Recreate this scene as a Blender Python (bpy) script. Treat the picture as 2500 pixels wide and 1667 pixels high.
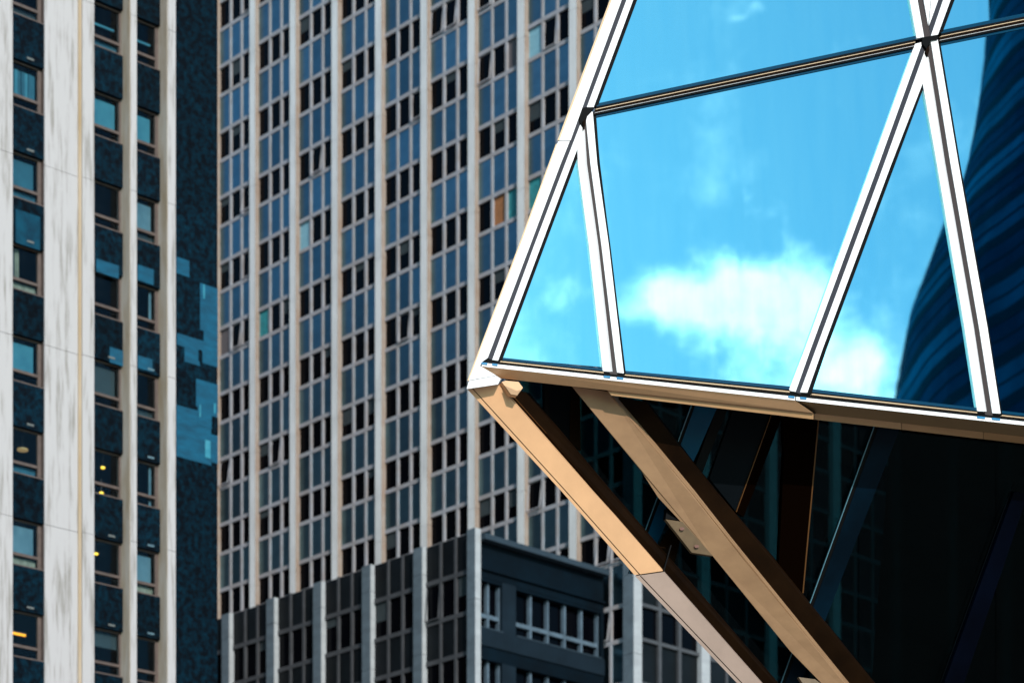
import bpy, math, random
from mathutils import Vector, Matrix
random.seed(7)
for o in list(bpy.data.objects): bpy.data.objects.remove(o)
scn = bpy.context.scene
C = scn.collection
# ------------------------------------------------------------------ camera
F, HOR, CX, CZ = 5842.0, 3160.0, 1250.0, 1.6        # focal length and horizon in 2500 px units
cam = bpy.data.cameras.new('camera'); camo = bpy.data.objects.new('camera', cam); C.objects.link(camo)
camo.location = (0, 0, CZ); camo.rotation_euler = (math.pi/2, 0, 0)
cam.sensor_width = 36; cam.lens = F/2500*36; cam.shift_y = (HOR-833.5)/2500
cam.clip_start = .5; cam.clip_end = 6000
cam.dof.use_dof = True; cam.dof.focus_distance = 42; cam.dof.aperture_fstop = 1.0
scn.camera = camo
scn.view_settings.view_transform = 'Standard'; scn.view_settings.look = 'None'
scn.view_settings.exposure = 0.15; scn.view_settings.gamma = 1
# ------------------------------------------------------------------ sun
SUN = Vector((.30, -.82, .48)).normalized()
sl = bpy.data.lights.new('sun', 'SUN'); sl.energy = 4.6; sl.angle = math.radians(.5); sl.color = (1, .90, .84)
so = bpy.data.objects.new('sun', sl); C.objects.link(so); so.location = (40, -100, 90)
so.rotation_euler = SUN.to_track_quat('Z', 'Y').to_euler()
# ------------------------------------------------------------------ mirror plane of the glass facade (used to place the cloud seen in it)
AZ, LEAN = math.radians(25), math.radians(5)
GN = Vector((math.sin(AZ)*math.cos(LEAN), -math.cos(AZ)*math.cos(LEAN), math.sin(LEAN)))
def ray(u, v): return Vector(((u-CX)/F, 1, (HOR-v)/F))
CAM = Vector((0, 0, CZ))
GC = GN.dot(ray(1800, 500)*42)
def up(u, v, off=0.0): r = ray(u, v); return CAM + r*((GC+off)/GN.dot(r))
def refl(d): return d - 2*d.dot(GN)*GN
# ------------------------------------------------------------------ world
w = bpy.data.worlds.new('World'); scn.world = w; w.use_nodes = True
nt = w.node_tree; nt.nodes.clear()
def N(t, **k):
    n = nt.nodes.new(t)
    for a, b in k.items(): setattr(n, a, b)
    return n
def vin(sock, x):
    if isinstance(x, bpy.types.NodeSocket): nt.links.new(x, sock)
    else: sock.default_value = x
def M(op, a, b=0.0, c=0.0):
    n = N('ShaderNodeMath', operation=op); vin(n.inputs[0], a); vin(n.inputs[1], b); vin(n.inputs[2], c); return n.outputs[0]
def DOT(a, b):
    n = N('ShaderNodeVectorMath', operation='DOT_PRODUCT'); vin(n.inputs[0], a); vin(n.inputs[1], b); return n.outputs['Value']
sky = N('ShaderNodeTexSky', sky_type='NISHITA'); sky.sun_disc = False
sky.sun_elevation = math.asin(SUN.z); sky.sun_rotation = math.atan2(SUN.x, SUN.y)
sky.air_density = 1.0; sky.dust_density = 1.5; sky.ozone_density = 1.0
bg1 = N('ShaderNodeBackground'); bg1.inputs[1].default_value = .15
hz = N('ShaderNodeVectorMath', operation='MULTIPLY'); nt.links.new(sky.outputs[0], hz.inputs[0]); hz.inputs[1].default_value = (.56, .99, 1.12)
nt.links.new(hz.outputs[0], bg1.inputs[0])
tc = N('ShaderNodeTexCoord'); D = tc.outputs['Generated']
c0 = refl(ray(1850, 790).normalized())
du = refl(ray(1950, 790).normalized()) - refl(ray(1750, 790).normalized()); du /= 200
dv = refl(ray(1850, 890).normalized()) - refl(ray(1850, 690).normalized()); dv /= 200
su, sv = du/du.length_squared, dv/dv.length_squared
nz = N('ShaderNodeTexNoise'); nz.inputs['Scale'].default_value = 26; nz.inputs['Detail'].default_value = 9; nz.inputs['Roughness'].default_value = .58
nt.links.new(D, nz.inputs['Vector'])
nzb = N('ShaderNodeTexNoise'); nzb.inputs['Scale'].default_value = 30; nzb.inputs['Detail'].default_value = 5
addv = N('ShaderNodeVectorMath', operation='ADD'); nt.links.new(D, addv.inputs[0]); addv.inputs[1].default_value = (7.3, 2.2, 5.5)
nt.links.new(addv.outputs[0], nzb.inputs['Vector'])
U = M('ADD', M('SUBTRACT', DOT(D, su), su.dot(c0)), M('MULTIPLY', M('SUBTRACT', nz.outputs['Fac'], .5), 150))
V = M('ADD', M('SUBTRACT', DOT(D, sv), sv.dot(c0)), M('MULTIPLY', M('SUBTRACT', nzb.outputs['Fac'], .5), 120))
BL = [(1812, 52, 26, 20, .75), (1770, 74, 26, 9, .6), (1560, 700, 70, 45, .8), (1640, 710, 95, 55, 1.0), (1860, 690, 120, 60, 1.5), (1740, 760, 130, 50, 1.0), (1960, 740, 70, 70, .8), (1900, 820, 130, 70, .8),
      (2060, 860, 80, 60, .9), (2140, 900, 65, 60, .9), (1900, 940, 170, 60, .8), (1330, 740, 120, 70, .35), (1400, 690, 60, 40, .25),
      (2150, 1020, 120, 60, .7), (1820, 1060, 200, 60, .7)]
tot = 0.0
for (bu, bv, ru, rv, a) in BL:
    x = M('DIVIDE', M('SUBTRACT', U, bu-1850), ru*1.25); y = M('DIVIDE', M('SUBTRACT', V, bv-790), rv*1.25)
    g = M('MULTIPLY', M('EXPONENT', M('MULTIPLY', M('ADD', M('MULTIPLY', x, x), M('MULTIPLY', y, y)), -1)), a)
    tot = M('ADD', tot, g)
front = M('GREATER_THAN', DOT(D, c0), .3)
tot = M('MULTIPLY', tot, front)
# the same sort of fair weather cloud scattered over the rest of the sky
nc = N('ShaderNodeTexNoise'); nc.inputs['Scale'].default_value = 4.5; nc.inputs['Detail'].default_value = 9; nc.inputs['Roughness'].default_value = .6
nt.links.new(D, nc.inputs['Vector'])
gen = N('ShaderNodeMapRange', interpolation_type='SMOOTHSTEP'); vin(gen.inputs[0], nc.outputs['Fac']); gen.inputs[1].default_value = .56; gen.inputs[2].default_value = .75
nf = N('ShaderNodeTexNoise'); nf.inputs['Scale'].default_value = 75; nf.inputs['Detail'].default_value = 10; nf.inputs['Roughness'].default_value = .6
nt.links.new(D, nf.inputs['Vector'])
den = M('ADD', M('MULTIPLY', M('SUBTRACT', nf.outputs['Fac'], .5), 1.5), M('ADD', M('SUBTRACT', tot, .12), M('MULTIPLY', M('SUBTRACT', nz.outputs['Fac'], .5), 1.1)))
mr = N('ShaderNodeMapRange', interpolation_type='SMOOTHSTEP'); vin(mr.inputs[0], den); mr.inputs[1].default_value = .10; mr.inputs[2].default_value = 1.7
mask = M('MINIMUM', M('MAXIMUM', mr.outputs[0], M('MULTIPLY', gen.outputs[0], .7)), .92)
bg2 = N('ShaderNodeBackground'); bg2.inputs[0].default_value = (1, 1, 1, 1); vin(bg2.inputs[1], M('ADD', 1.2, M('MULTIPLY', nf.outputs['Fac'], 2.0)))
mx = N('ShaderNodeMixShader'); vin(mx.inputs[0], mask); nt.links.new(bg1.outputs[0], mx.inputs[1]); nt.links.new(bg2.outputs[0], mx.inputs[2])
wo = N('ShaderNodeOutputWorld'); nt.links.new(mx.outputs[0], wo.inputs[0])

# ------------------------------------------------------------------ materials
def mat(name, col, rough=.6, metal=0., var=0., scale=3., stretch=(1, 1, 1), col2=None, lo=.35, hi=.65, bump=0., bscale=None, spec=.5, emit=None, estr=0., detail=6):
    m = bpy.data.materials.new(name); m.use_nodes = True; t = m.node_tree; b = t.nodes['Principled BSDF']
    b.inputs['Base Color'].default_value = (*col, 1); b.inputs['Roughness'].default_value = rough; b.inputs['Metallic'].default_value = metal
    b.inputs['Specular IOR Level'].default_value = spec
    if emit: b.inputs['Emission Color'].default_value = (*emit, 1); b.inputs['Emission Strength'].default_value = estr
    if var or col2 or bump:
        g = t.nodes.new('ShaderNodeNewGeometry'); mp = t.nodes.new('ShaderNodeMapping'); mp.inputs['Scale'].default_value = stretch
        t.links.new(g.outputs['Position'], mp.inputs[0])
        n = t.nodes.new('ShaderNodeTexNoise'); n.inputs['Scale'].default_value = scale; n.inputs['Detail'].default_value = detail; n.inputs['Roughness'].default_value = .65
        t.links.new(mp.outputs[0], n.inputs['Vector'])
        if var or col2:
            r = t.nodes.new('ShaderNodeValToRGB'); t.links.new(n.outputs['Fac'], r.inputs[0])
            c2 = col2 if col2 else tuple(c*(1-var) for c in col)
            r.color_ramp.elements[0].position = lo; r.color_ramp.elements[1].position = hi
            r.color_ramp.elements[0].color = (*c2, 1); r.color_ramp.elements[1].color = (*col, 1)
            t.links.new(r.outputs[0], b.inputs['Base Color'])
        if bump:
            bp = t.nodes.new('ShaderNodeBump'); bp.inputs['Strength'].default_value = bump; bp.inputs['Distance'].default_value = .02
            if bscale:
                n2 = t.nodes.new('ShaderNodeTexNoise'); n2.inputs['Scale'].default_value = bscale; t.links.new(mp.outputs[0], n2.inputs['Vector']); t.links.new(n2.outputs['Fac'], bp.inputs['Height'])
            else: t.links.new(n.outputs['Fac'], bp.inputs['Height'])
            t.links.new(bp.outputs[0], b.inputs['Normal'])
    return m
def glassmat(name, tint, glossy, trans, rough=0.0, wave=0.0, wscale=.4):
    """tinted coated glass: a mirror share and a see-through share"""
    m = bpy.data.materials.new(name); m.use_nodes = True; t = m.node_tree; t.nodes.clear()
    o = t.nodes.new('ShaderNodeOutputMaterial'); mix = t.nodes.new('ShaderNodeMixShader')
    a = t.nodes.new('ShaderNodeBsdfTransparent'); a.inputs[0].default_value = (*trans, 1)
    g = t.nodes.new('ShaderNodeBsdfGlossy'); g.inputs[0].default_value = (*tint, 1); g.inputs['Roughness'].default_value = rough
    mix.inputs[0].default_value = glossy
    if wave:
        ge = t.nodes.new('ShaderNodeNewGeometry'); mp = t.nodes.new('ShaderNodeMapping'); mp.inputs['Scale'].default_value = (1, 1, .25)
        n = t.nodes.new('ShaderNodeTexNoise'); n.inputs['Scale'].default_value = wscale; n.inputs['Detail'].default_value = 2
        bp = t.nodes.new('ShaderNodeBump'); bp.inputs['Strength'].default_value = wave; bp.inputs['Distance'].default_value = .05
        t.links.new(ge.outputs['Position'], mp.inputs[0]); t.links.new(mp.outputs[0], n.inputs['Vector']); t.links.new(n.outputs['Fac'], bp.inputs['Height']); t.links.new(bp.outputs[0], g.inputs['Normal'])
    t.links.new(a.outputs[0], mix.inputs[1]); t.links.new(g.outputs[0], mix.inputs[2]); t.links.new(mix.outputs[0], o.inputs[0]); return m
MT = dict(
 marble=mat('streaked white marble', (.36, .345, .35), .6, col2=(.20, .185, .17), scale=3.2, stretch=(1.6, 1.6, .12), lo=.34, hi=.50, bump=.2, detail=10),
 marble_return=mat('brownish marble return', (.33, .30, .265), .7, col2=(.24, .19, .13), scale=1.6, stretch=(1, 1, .2), lo=.35, hi=.6),
 tan_step=mat('tan mottled stone', (.36, .285, .205), .7, col2=(.27, .19, .10), scale=.8, stretch=(1, 1, .3), lo=.3, hi=.6),
 mosaic=mat('dark blue mosaic', (.001, .016, .030), .5, col2=(.0008, .002, .004), scale=4.5, lo=.42, hi=.70, bump=.3, bscale=14, spec=.06, detail=9),
 patch=mat('bright blue repair patch', (.001, .072, .135), .5, col2=(.001, .036, .07), scale=1.6, stretch=(1, 1, 3), lo=.3, hi=.7, bump=.2, spec=.3),
 patch_dim=mat('dim blue repair patch', (.001, .045, .08), .5, col2=(.001, .02, .04), scale=2, spec=.15),
 patch2=mat('pale blue weathered render', (.035, .20, .27), .6, col2=(.005, .12, .19), scale=2.5, spec=.3),
 brown_frame=mat('weathered brown window frame', (.085, .06, .052), .6, var=.35, scale=4),
 dark_room=mat('dark room', (.002, .003, .005), .9, spec=0),
 blind_blue=mat('blue roller blind', (.012, .10, .15), .7, col2=(.035, .16, .21), scale=1.2, lo=.3, hi=.7),
 blind_dim=mat('dim teal blind', (.003, .05, .08), .7, col2=(.008, .08, .12), scale=1.2),
 blind_grey=mat('grey blind', (.05, .105, .14), .8, col2=(.09, .16, .20), scale=1.2),
 blind_slate=mat('slate blind', (.018, .03, .036), .8, var=.3, scale=1.5),
 plate=mat('dull vent plate', (.09, .10, .10), .7), cream=mat('cream curtain', (.26, .24, .18), .8, var=.5, scale=6, stretch=(1, 1, .3)),
 white_thing=mat('white paper', (.6, .65, .68), .8), red=mat('red cardboard', (.25, .02, .02), .8), blue_box=mat('blue cardboard', (.03, .14, .3), .8),
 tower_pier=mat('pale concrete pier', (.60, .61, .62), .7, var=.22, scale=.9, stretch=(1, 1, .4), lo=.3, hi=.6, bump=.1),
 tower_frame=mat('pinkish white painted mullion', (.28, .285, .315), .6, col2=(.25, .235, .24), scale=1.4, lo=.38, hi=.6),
 pier_return=mat('peach bounce pier return', (.25, .21, .185), .75, col2=(.21, .15, .115), scale=1.2),  # peach tone puts warm bounced light into the return's colour
 spandrel=None,
 win_dark=mat('dark window glass', (.0008, .001, .002), .1, spec=.05),
 room_blind=mat('grey brown blind', (.09, .08, .085), .8, var=.2, scale=8, stretch=(1, 1, 4)),
 room_teal=mat('teal curtain', (.015, .22, .25), .7, var=.4, scale=5), room_brown=mat('brown curtain', (.30, .12, .04), .7, var=.4, scale=5),
 room_pale=mat('pale slatted blind', (.2, .42, .52), .7, var=.4, scale=14, stretch=(.1, .1, 4)),
 shaded_pier=mat('shaded tiled pier', (.10, .135, .165), .6, var=.3, scale=1.2, stretch=(1, 1, 2.5), bump=.1),  # darker pier copy, coloured for the faces out of the sun
 lit_pier_side=mat('sunlit tiled pier return', (.31, .33, .35), .6, var=.2, scale=1.2, stretch=(1, 1, 2.5)),  # lighter pier copy, coloured for the sunlit faces
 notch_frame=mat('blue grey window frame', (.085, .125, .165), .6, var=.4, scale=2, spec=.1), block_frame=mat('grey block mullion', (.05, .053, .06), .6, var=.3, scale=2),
 block_panel=mat('charcoal block panel', (.004, .006, .008), .5, var=.4, scale=1.2, spec=.15),  # block frame and panel colours darkened to stand for shade on the block
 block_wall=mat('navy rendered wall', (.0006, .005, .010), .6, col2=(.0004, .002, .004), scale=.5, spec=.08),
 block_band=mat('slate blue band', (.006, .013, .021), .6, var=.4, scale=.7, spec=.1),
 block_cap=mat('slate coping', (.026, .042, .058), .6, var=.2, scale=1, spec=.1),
 core=mat('building core', (.003, .004, .005), .9, spec=.0),
 alu=mat('white coated aluminium', (.68, .68, .69), .38, var=.06, scale=2),
 alu_grey=mat('grey aluminium edge', (.42, .41, .42), .4),
 groove=mat('dark gasket groove', (.020, .021, .030), .5, var=.2, scale=3, spec=.25), black=mat('black gasket', (.001, .001, .0012), .55, spec=.08),
 brown_groove=mat('dark brown groove', (.030, .022, .021), .5, spec=.25),
 frit=mat('navy glass border', (.001, .030, .065), .2, spec=.3),
 gold=mat('champagne gold trim', (.62, .44, .27), .35, metal=.35, var=.15, scale=2),
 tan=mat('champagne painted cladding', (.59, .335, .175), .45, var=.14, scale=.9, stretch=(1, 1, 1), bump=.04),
 tan_pale=mat('champagne cladding with faded bounce', (.31, .225, .185), .45, var=.16, scale=1.1, bump=.04),  # greyer copy of tan where the warm bounce fades down the strut
 tan_rough=mat('champagne cast strut', (.25, .145, .074), .5, col2=(.20, .113, .057), scale=1.3, stretch=(1, 1, 2), bump=.12),
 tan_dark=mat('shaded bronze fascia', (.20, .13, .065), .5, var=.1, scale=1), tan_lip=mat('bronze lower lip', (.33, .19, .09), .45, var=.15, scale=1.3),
 bronze=mat('dark bronze and shaded side', (.009, .0038, .0012), .5, var=.5, scale=1.0, spec=.03), bronze_deep=mat('deep brown panel', (.0018, .0007, .0003), .7, spec=.0), plate_tan=mat('tan gusset steel', (.13, .085, .045), .5, var=.3, scale=3), brown_line=mat('brown edge trim', (.07, .028, .006), .5, spec=.2),  # bronze also colours the strut sides dark in place of shade
 blue_tab=mat('blue setting pad', (.02, .16, .32), .4), screw=mat('dark rust bolt', (.10, .035, .02), .5),
 fin_blue=mat('blue glass fin', (.001, .065, .135), .3, var=.4, scale=.4, spec=.1), fin_navy=mat('navy glass fin', (.0004, .0014, .005), .3, var=.6, scale=.4, spec=.03),
 fin_mid=mat('deep blue glass fin', (.0006, .007, .015), .3, var=.6, scale=.5, spec=.05), fin_edge=mat('bright glass edge', (.07, .17, .22), .3), slate=mat('slate interior panel', (.001, .0025, .004), .6, var=.3, scale=.6, spec=.05),
 ground=mat('pale plaza paving', (.34, .30, .26), .85, var=.25, scale=.3), asphalt=mat('asphalt', (.05, .05, .052), .9, var=.2, scale=2),
 interior=mat('pale interior beam', (.7, .75, .78), .6), lamp=mat('lit warm lamp', (1, .6, .1), .5, emit=(1, .55, .03), estr=2.0), tube=mat('lit orange tube', (1, .4, .02), .5, emit=(1, .30, .01), estr=1.2),
 lampdim=mat('dim ceiling light', (.4, .25, .1), .5, emit=(.5, .3, .12), estr=.6),
 far_glass=mat('dark blue tower glass', (.001, .030, .080), .8, var=.5, scale=.12, spec=.0), far_band=mat('tower floor band', (.001, .018, .036), .8, spec=0), far_glass2=mat('blue tower glass', (.001, .066, .155), .8, var=.5, scale=.15, spec=.0),
 opp=mat('unseen office slab', (.13, .125, .125), .7), opp2=mat('slab windows', (.015, .02, .025), .2),
)
MT['spandrel'] = mat('blue coated spandrel glass', (.13, .235, .285), .28, metal=1.0, col2=(.09, .17, .215), scale=.9, stretch=(1, 1, 2), lo=.25, hi=.75, bump=.02)
def streak_pane():
    t = MT['pane'].node_tree; g = [n for n in t.nodes if n.type == 'BSDF_GLOSSY'][0]
    ge = t.nodes.new('ShaderNodeNewGeometry'); mp = t.nodes.new('ShaderNodeMapping'); mp.inputs['Scale'].default_value = (2, 2, .18)
    n = t.nodes.new('ShaderNodeTexNoise'); n.inputs['Scale'].default_value = 2.2; n.inputs['Detail'].default_value = 8
    r = t.nodes.new('ShaderNodeValToRGB'); r.color_ramp.elements[0].position = .3; r.color_ramp.elements[1].position = .7
    r.color_ramp.elements[0].color = (.355, .90, .99, 1); r.color_ramp.elements[1].color = (.40, .935, 1, 1)
    t.links.new(ge.outputs['Position'], mp.inputs[0]); t.links.new(mp.outputs[0], n.inputs['Vector']); t.links.new(n.outputs['Fac'], r.inputs[0]); t.links.new(r.outputs[0], g.inputs[0])
for nm_ in ('spandrel', 'block_panel', 'mosaic'):    # panel to panel variation
    t_ = MT[nm_].node_tree; b_ = t_.nodes['Principled BSDF']; src = b_.inputs['Base Color'].links[0].from_socket
    oi = t_.nodes.new('ShaderNodeObjectInfo'); m1 = t_.nodes.new('ShaderNodeMapRange'); t_.links.new(oi.outputs['Random'], m1.inputs[0]); m1.inputs[3].default_value = .72; m1.inputs[4].default_value = 1.25
    vm = t_.nodes.new('ShaderNodeVectorMath'); vm.operation = 'SCALE'; t_.links.new(src, vm.inputs[0]); t_.links.new(m1.outputs[0], vm.inputs['Scale']); t_.links.new(vm.outputs[0], b_.inputs['Base Color'])
MT['pane'] = glassmat('sky blue coated glass', (.56, .99, 1.0), .96, (.35, .5, .55), .012, .10, .35)
streak_pane()
MT['dark_glass'] = glassmat('dark tinted glass', (.5, .8, .9), .006, (.07, .17, .19))
MT['shade_glass'] = glassmat('shade deepening glass', (.5, .8, .9), .001, (.15, .2, .2))  # second dark layer that deepens the shade under the overhang
MT['win_clear'] = glassmat('clear window glass', (.8, .9, 1), .010, (.85, .93, .95))

# ------------------------------------------------------------------ object helpers
def props(o, label=None, cat=None, group=None, kind=None):
    if label: o['label'] = label
    if cat: o['category'] = cat
    if group: o['group'] = group
    if kind: o['kind'] = kind
    return o
def thing(name, loc, rz, label, cat, group=None):
    o = bpy.data.objects.new(name, None); C.objects.link(o); o.location = loc; o.rotation_euler = (0, 0, rz); o.empty_display_size = .5
    return props(o, label, cat, group)
_box = {}
def boxmesh(dx, dy, dz, m, bev=False):
    k = (round(dx, 4), round(dy, 4), round(dz, 4), m.name)
    if k in _box: return _box[k]
    x, y, z = dx/2, dy/2, dz/2
    vs = [(sx*x, sy*y, sz*z) for sz in (-1, 1) for sy in (-1, 1) for sx in (-1, 1)]
    fs = [(0, 2, 3, 1), (4, 5, 7, 6), (0, 1, 5, 4), (2, 6, 7, 3), (0, 4, 6, 2), (1, 3, 7, 5)]
    me = bpy.data.meshes.new(m.name); me.from_pydata(vs, [], fs); me.materials.append(m); me.update(); _box[k] = me; return me
def link(name, me, parent=None, loc=(0, 0, 0), rz=0):
    o = bpy.data.objects.new(name, me); C.objects.link(o); o.parent = parent; o.location = loc; o.rotation_euler = (0, 0, rz); return o
def meshobj(name, vs, fs, m, parent=None):
    me = bpy.data.meshes.new(name); me.from_pydata([tuple(v) for v in vs], [], fs); me.materials.append(m); me.update()
    import bmesh
    b = bmesh.new(); b.from_mesh(me); bmesh.ops.recalc_face_normals(b, faces=b.faces); b.to_mesh(me); b.free()
    return link(name, me, parent)
class Face:
    """an upright facade: s runs right as seen from outside, o is outward"""
    def __init__(self, root, ox=0, oy=0, ang=0):
        self.root, self.o, self.ang = root, Vector((ox, oy)), ang; self.bulk = {}
        wa = root.rotation_euler.z + ang
        base = Vector((root.location.x, root.location.y)) + Matrix.Rotation(root.rotation_euler.z, 2) @ self.o
        self.wo, self.ex, self.n = base, Vector((math.cos(wa), math.sin(wa))), Vector((math.sin(wa), -math.cos(wa)))
    def s(self, u, o=0):       # position along the face at pixel column u
        d = Vector(((u-CX)/F, 1)); t = (self.n.dot(self.wo)+o)/self.n.dot(d); return (d*t-self.wo).dot(self.ex)
    def z(self, u, v, o=0):
        d = Vector(((u-CX)/F, 1)); t = (self.n.dot(self.wo)+o)/self.n.dot(d); return CZ+(HOR-v)/F*t
    def px(self, s, z, o=0):
        p = self.wo+self.ex*s+self.n*o; return CX+F*p.x/p.y, HOR-F*(z-CZ)/p.y
    def loc(self, s, z, o):
        p = self.o + Matrix.Rotation(self.ang, 2) @ Vector((s, -o)); return (p.x, p.y, z)
    def box(self, name, s0, s1, z0, z1, o0, o1, m, parent=None, bulk=False):
        if isinstance(m, str): m = MT[m]
        if bulk:
            self.bulk.setdefault((name, m.name), [m, []])[1].append((s0, s1, z0, z1, o0, o1)); return None
        l = Vector(self.loc((s0+s1)/2, (z0+z1)/2, (o0+o1)/2))
        me = boxmesh(abs(s1-s0), abs(o1-o0), abs(z1-z0), m)
        if parent is None: return link(name, me, self.root, l, self.ang)
        q = link(name, me, parent); 
        q.location = parent.matrix_basis.inverted() @ l; return q
    def flush(self):
        for (name, _), (m, L) in self.bulk.items():
            vs, fs = [], []
            for (s0, s1, z0, z1, o0, o1) in L:
                b = len(vs)
                vs += [self.loc(s, z, o) for z in (z0, z1) for o in (o1, o0) for s in (s0, s1)]
                fs += [tuple(b+i for i in f) for f in [(0, 2, 3, 1), (4, 5, 7, 6), (0, 1, 5, 4), (2, 6, 7, 3), (0, 4, 6, 2), (1, 3, 7, 5)]]
            props(meshobj(name, vs, fs, m, self.root), kind='stuff')

# ------------------------------------------------------------------ ground
g = link('plaza_ground', None)if False else meshobj('plaza_ground', [(-1500, -1500, 0), (1500, -1500, 0), (1500, 2500, 0), (-1500, 2500, 0)], [(0, 1, 2, 3)], MT['ground'])
props(g, kind='structure')
r = meshobj('road', [(-1500, 55, .004), (1500, 55, .004), (1500, 72, .004), (-1500, 72, .004)], [(0, 1, 2, 3)], MT['asphalt']); props(r, kind='structure')

# ------------------------------------------------------------------ the left tower: white marble fins, dark mosaic
LV = 7900.; A_L = math.atan2(1, (LV-CX)/F)
dL = lambda u: 86*7830/(LV-u)
P0 = Vector(((531-CX)/F*dL(531), dL(531)))
LT = thing('marble_office_tower', (P0.x, P0.y, 0), A_L, 'old office tower with stained white marble fins and dark mosaic panels at the left', 'building')
fl = Face(LT)
S = lambda u, o=0: fl.s(u, o)
HL = 3.287; ZT = fl.z(70, 151.7)       # a window head
z_lo, z_hi = 10, 66
sec = []   # (name, u0, u1, out, mat)
def pier(u0, u1, out, m, segs=4, name='marble_fin', off=0):
    s0, s1 = S(u0, out), S(u1, out); z = z_lo; 
    while z < z_hi:
        h = HL*1.97 
        fl.box(name, s0, s1, z+.01, z+h-.006, -.5, out+random.uniform(-.004, .004), m); z += h
pier(-160, 31, .0, 'marble'); pier(109.5, 190, .0, 'marble')
fl.box('fin_step', S(190, .0), S(201, .12), z_lo, z_hi, -.5, .06, 'tan_step')  # step in a mottled tan tone
pier(201.5, 230, .12, 'marble')
for (a, b, c) in ((306, 319, 334), (393, 410, 429)):
    # projecting thin fin: its left return is browner, its front pale
    fs_ = S(b, .42); 
    pier(b, c, .42, 'marble')
    fl.box('fin_return', fs_-.03, fs_-.002, z_lo, z_hi, -.35, .40, 'marble_return')
cols = [(31, 108.5), (230, 306.5), (334, 394.5)]
floors = range(-8, 5)
SPEC = {  # (column, floors below ZT) : (upper, lower)
 (0, 0): ('blind_pleat', 'white'), (0, 1): ('blind_dim', 'blind_dim'), (0, 2): ('curtain', 'cream'), (0, 3): ('blind_blue', None), (0, 4): ('dimlights', 'blind_dim'),
 (0, 5): ('blind_grey', 'cream'), (0, 6): ('tube', None), (0, -1): (None, 'blind_slate'),
 (1, 0): ('blind_blue', 'white'), (1, 1): (None, None), (1, 2): (None, None), (1, 3): ('blind_slate', None), (1, 4): ('lamps', None), (1, 5): ('lamps1', None), (1, 6): ('half_slate', None), (1, -1): ('teal_line', 'blind_dim'),
 (2, 0): ('blind_blue2', 'red'), (2, 1): ('blind_grey', 'blind_slate'), (2, 2): ('strip', None), (2, 3): (None, 'blind_slate'), (2, 4): ('strip', 'strip'), (2, 5): ('blind_grey', 'cream'), (2, 6): (None, None), (2, -1): ('teal_line', None)}
things_in = []
for ci, (ua, ub) in enumerate(cols):
    s0, s1 = S(ua, -.06)-.25, S(ub, -.06)
    for k in range(-4, 9):
        zt = ZT-k*HL; zb = zt-1.70
        # mosaic spandrel under the window
        sp = fl.box('spandrel_panel', s0, s1, zb-(HL-1.70)+.0, zb, -.45, -.06, 'mosaic')
        fl.box('reveal', s1-.03, s1-.001, zb, zt, -.45, -.07, 'brown_frame')
        fl.box('window_sill', s0, s1-.031, zb+.001, zb+.05, -.30, -.075, 'brown_frame')
        if random.random() < .35: fl.box('vent_plate', (s0+s1)/2+.05, (s0+s1)/2+.33, zt+.12, zt+.19, -.06, -.035, 'plate' if ci < 2 else 'blind_grey')
        wl, wr = s0, s1-.032
        W = fl.box('window', wl, wr, zt-.07, zt-.0, -.30, -.22, 'brown_frame')      # head rail carries the rest
        fl.box('frame', wr-.16, wr-.02, zb+.06, zt-.07, -.30, -.20, 'brown_frame', W)
        fl.box('sash_bar', wl, wr-.16, zb+.40, zb+.50, -.29, -.19, 'brown_frame', W)
        fl.box('frame', wl, wl+.05, zb+.06, zt-.07, -.30, -.22, 'brown_frame', W)
        fl.box('pane', wl+.05, wr-.16, zb+.50, zt-.07, -.26, -.25, 'win_clear', W)
        fl.box('pane', wl+.05, wr-.16, zb+.06, zb+.40, -.26, -.25, 'win_clear', W)
        fl.box('room', wl-.02, wr+.02, zb, zt, -2.6, -2.5, 'dark_room', W)
        up_, lo_ = SPEC.get((ci, k), (random.choice([None, 'blind_dim', 'blind_slate']), None))
        a, b, zc_, zd = wl+.05, wr-.18, zb+.52, zt-.10
        def bl(m, x0=a, x1=b, z0=zc_, z1=zd, o=-.36, nm='blind'): fl.box(nm, x0, x1, z0, z1, o-.03, o, m, W)
        if up_ in ('blind_blue', 'blind_dim', 'blind_grey', 'blind_slate'): bl(up_, x1=b-.08, z1=zd-.1)
        elif up_ == 'blind_blue2': bl('blind_blue', x1=b-.12, z1=zd-.12)
        elif up_ == 'blind_pleat':
            for q in range(9):
                x0 = a+(b-a)*q/9.; bl('blind_dim' if q % 3 else 'blind_blue', x0, x0+(b-a)/9-.015, zc_, zd-.15, -.36+.03*(q % 2), 'curtain_fold')
        elif up_ == 'curtain':
            for q in range(4): bl('cream' if q != 1 else 'blind_slate', a+.09*q+.3, a+.09*q+.36, zc_, zd, -.39, 'curtain_fold')
        elif up_ == 'half_slate': bl('blind_slate', z0=(zc_+zd)/2)
        elif up_ == 'teal_line': bl('blind_blue', x1=b-.1, z0=zc_+.42, z1=zc_+.50)
        elif up_ == 'strip': bl('blind_grey', b-.16, b-.06)
        zl0, zl1 = zb+.08, zb+.38
        if lo_ in ('blind_dim', 'blind_slate'): bl(lo_, z0=zl0, z1=zl1)
        elif lo_ == 'cream': bl('cream', z0=zl0, z1=zl1)
        elif lo_ == 'strip': bl('blind_grey', b-.16, b-.06, zl0, zl1)
        things_in.append((ci, k, W, a, b, zb, zt, up_, lo_))
fl.box('building_core', -30, S(20, 0)-2.2, 0, z_hi, -14, -.6, 'core') if False else None
fl.box('building_core', -34, -.02, 0, 66, -14, -2.7, 'core')
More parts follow.
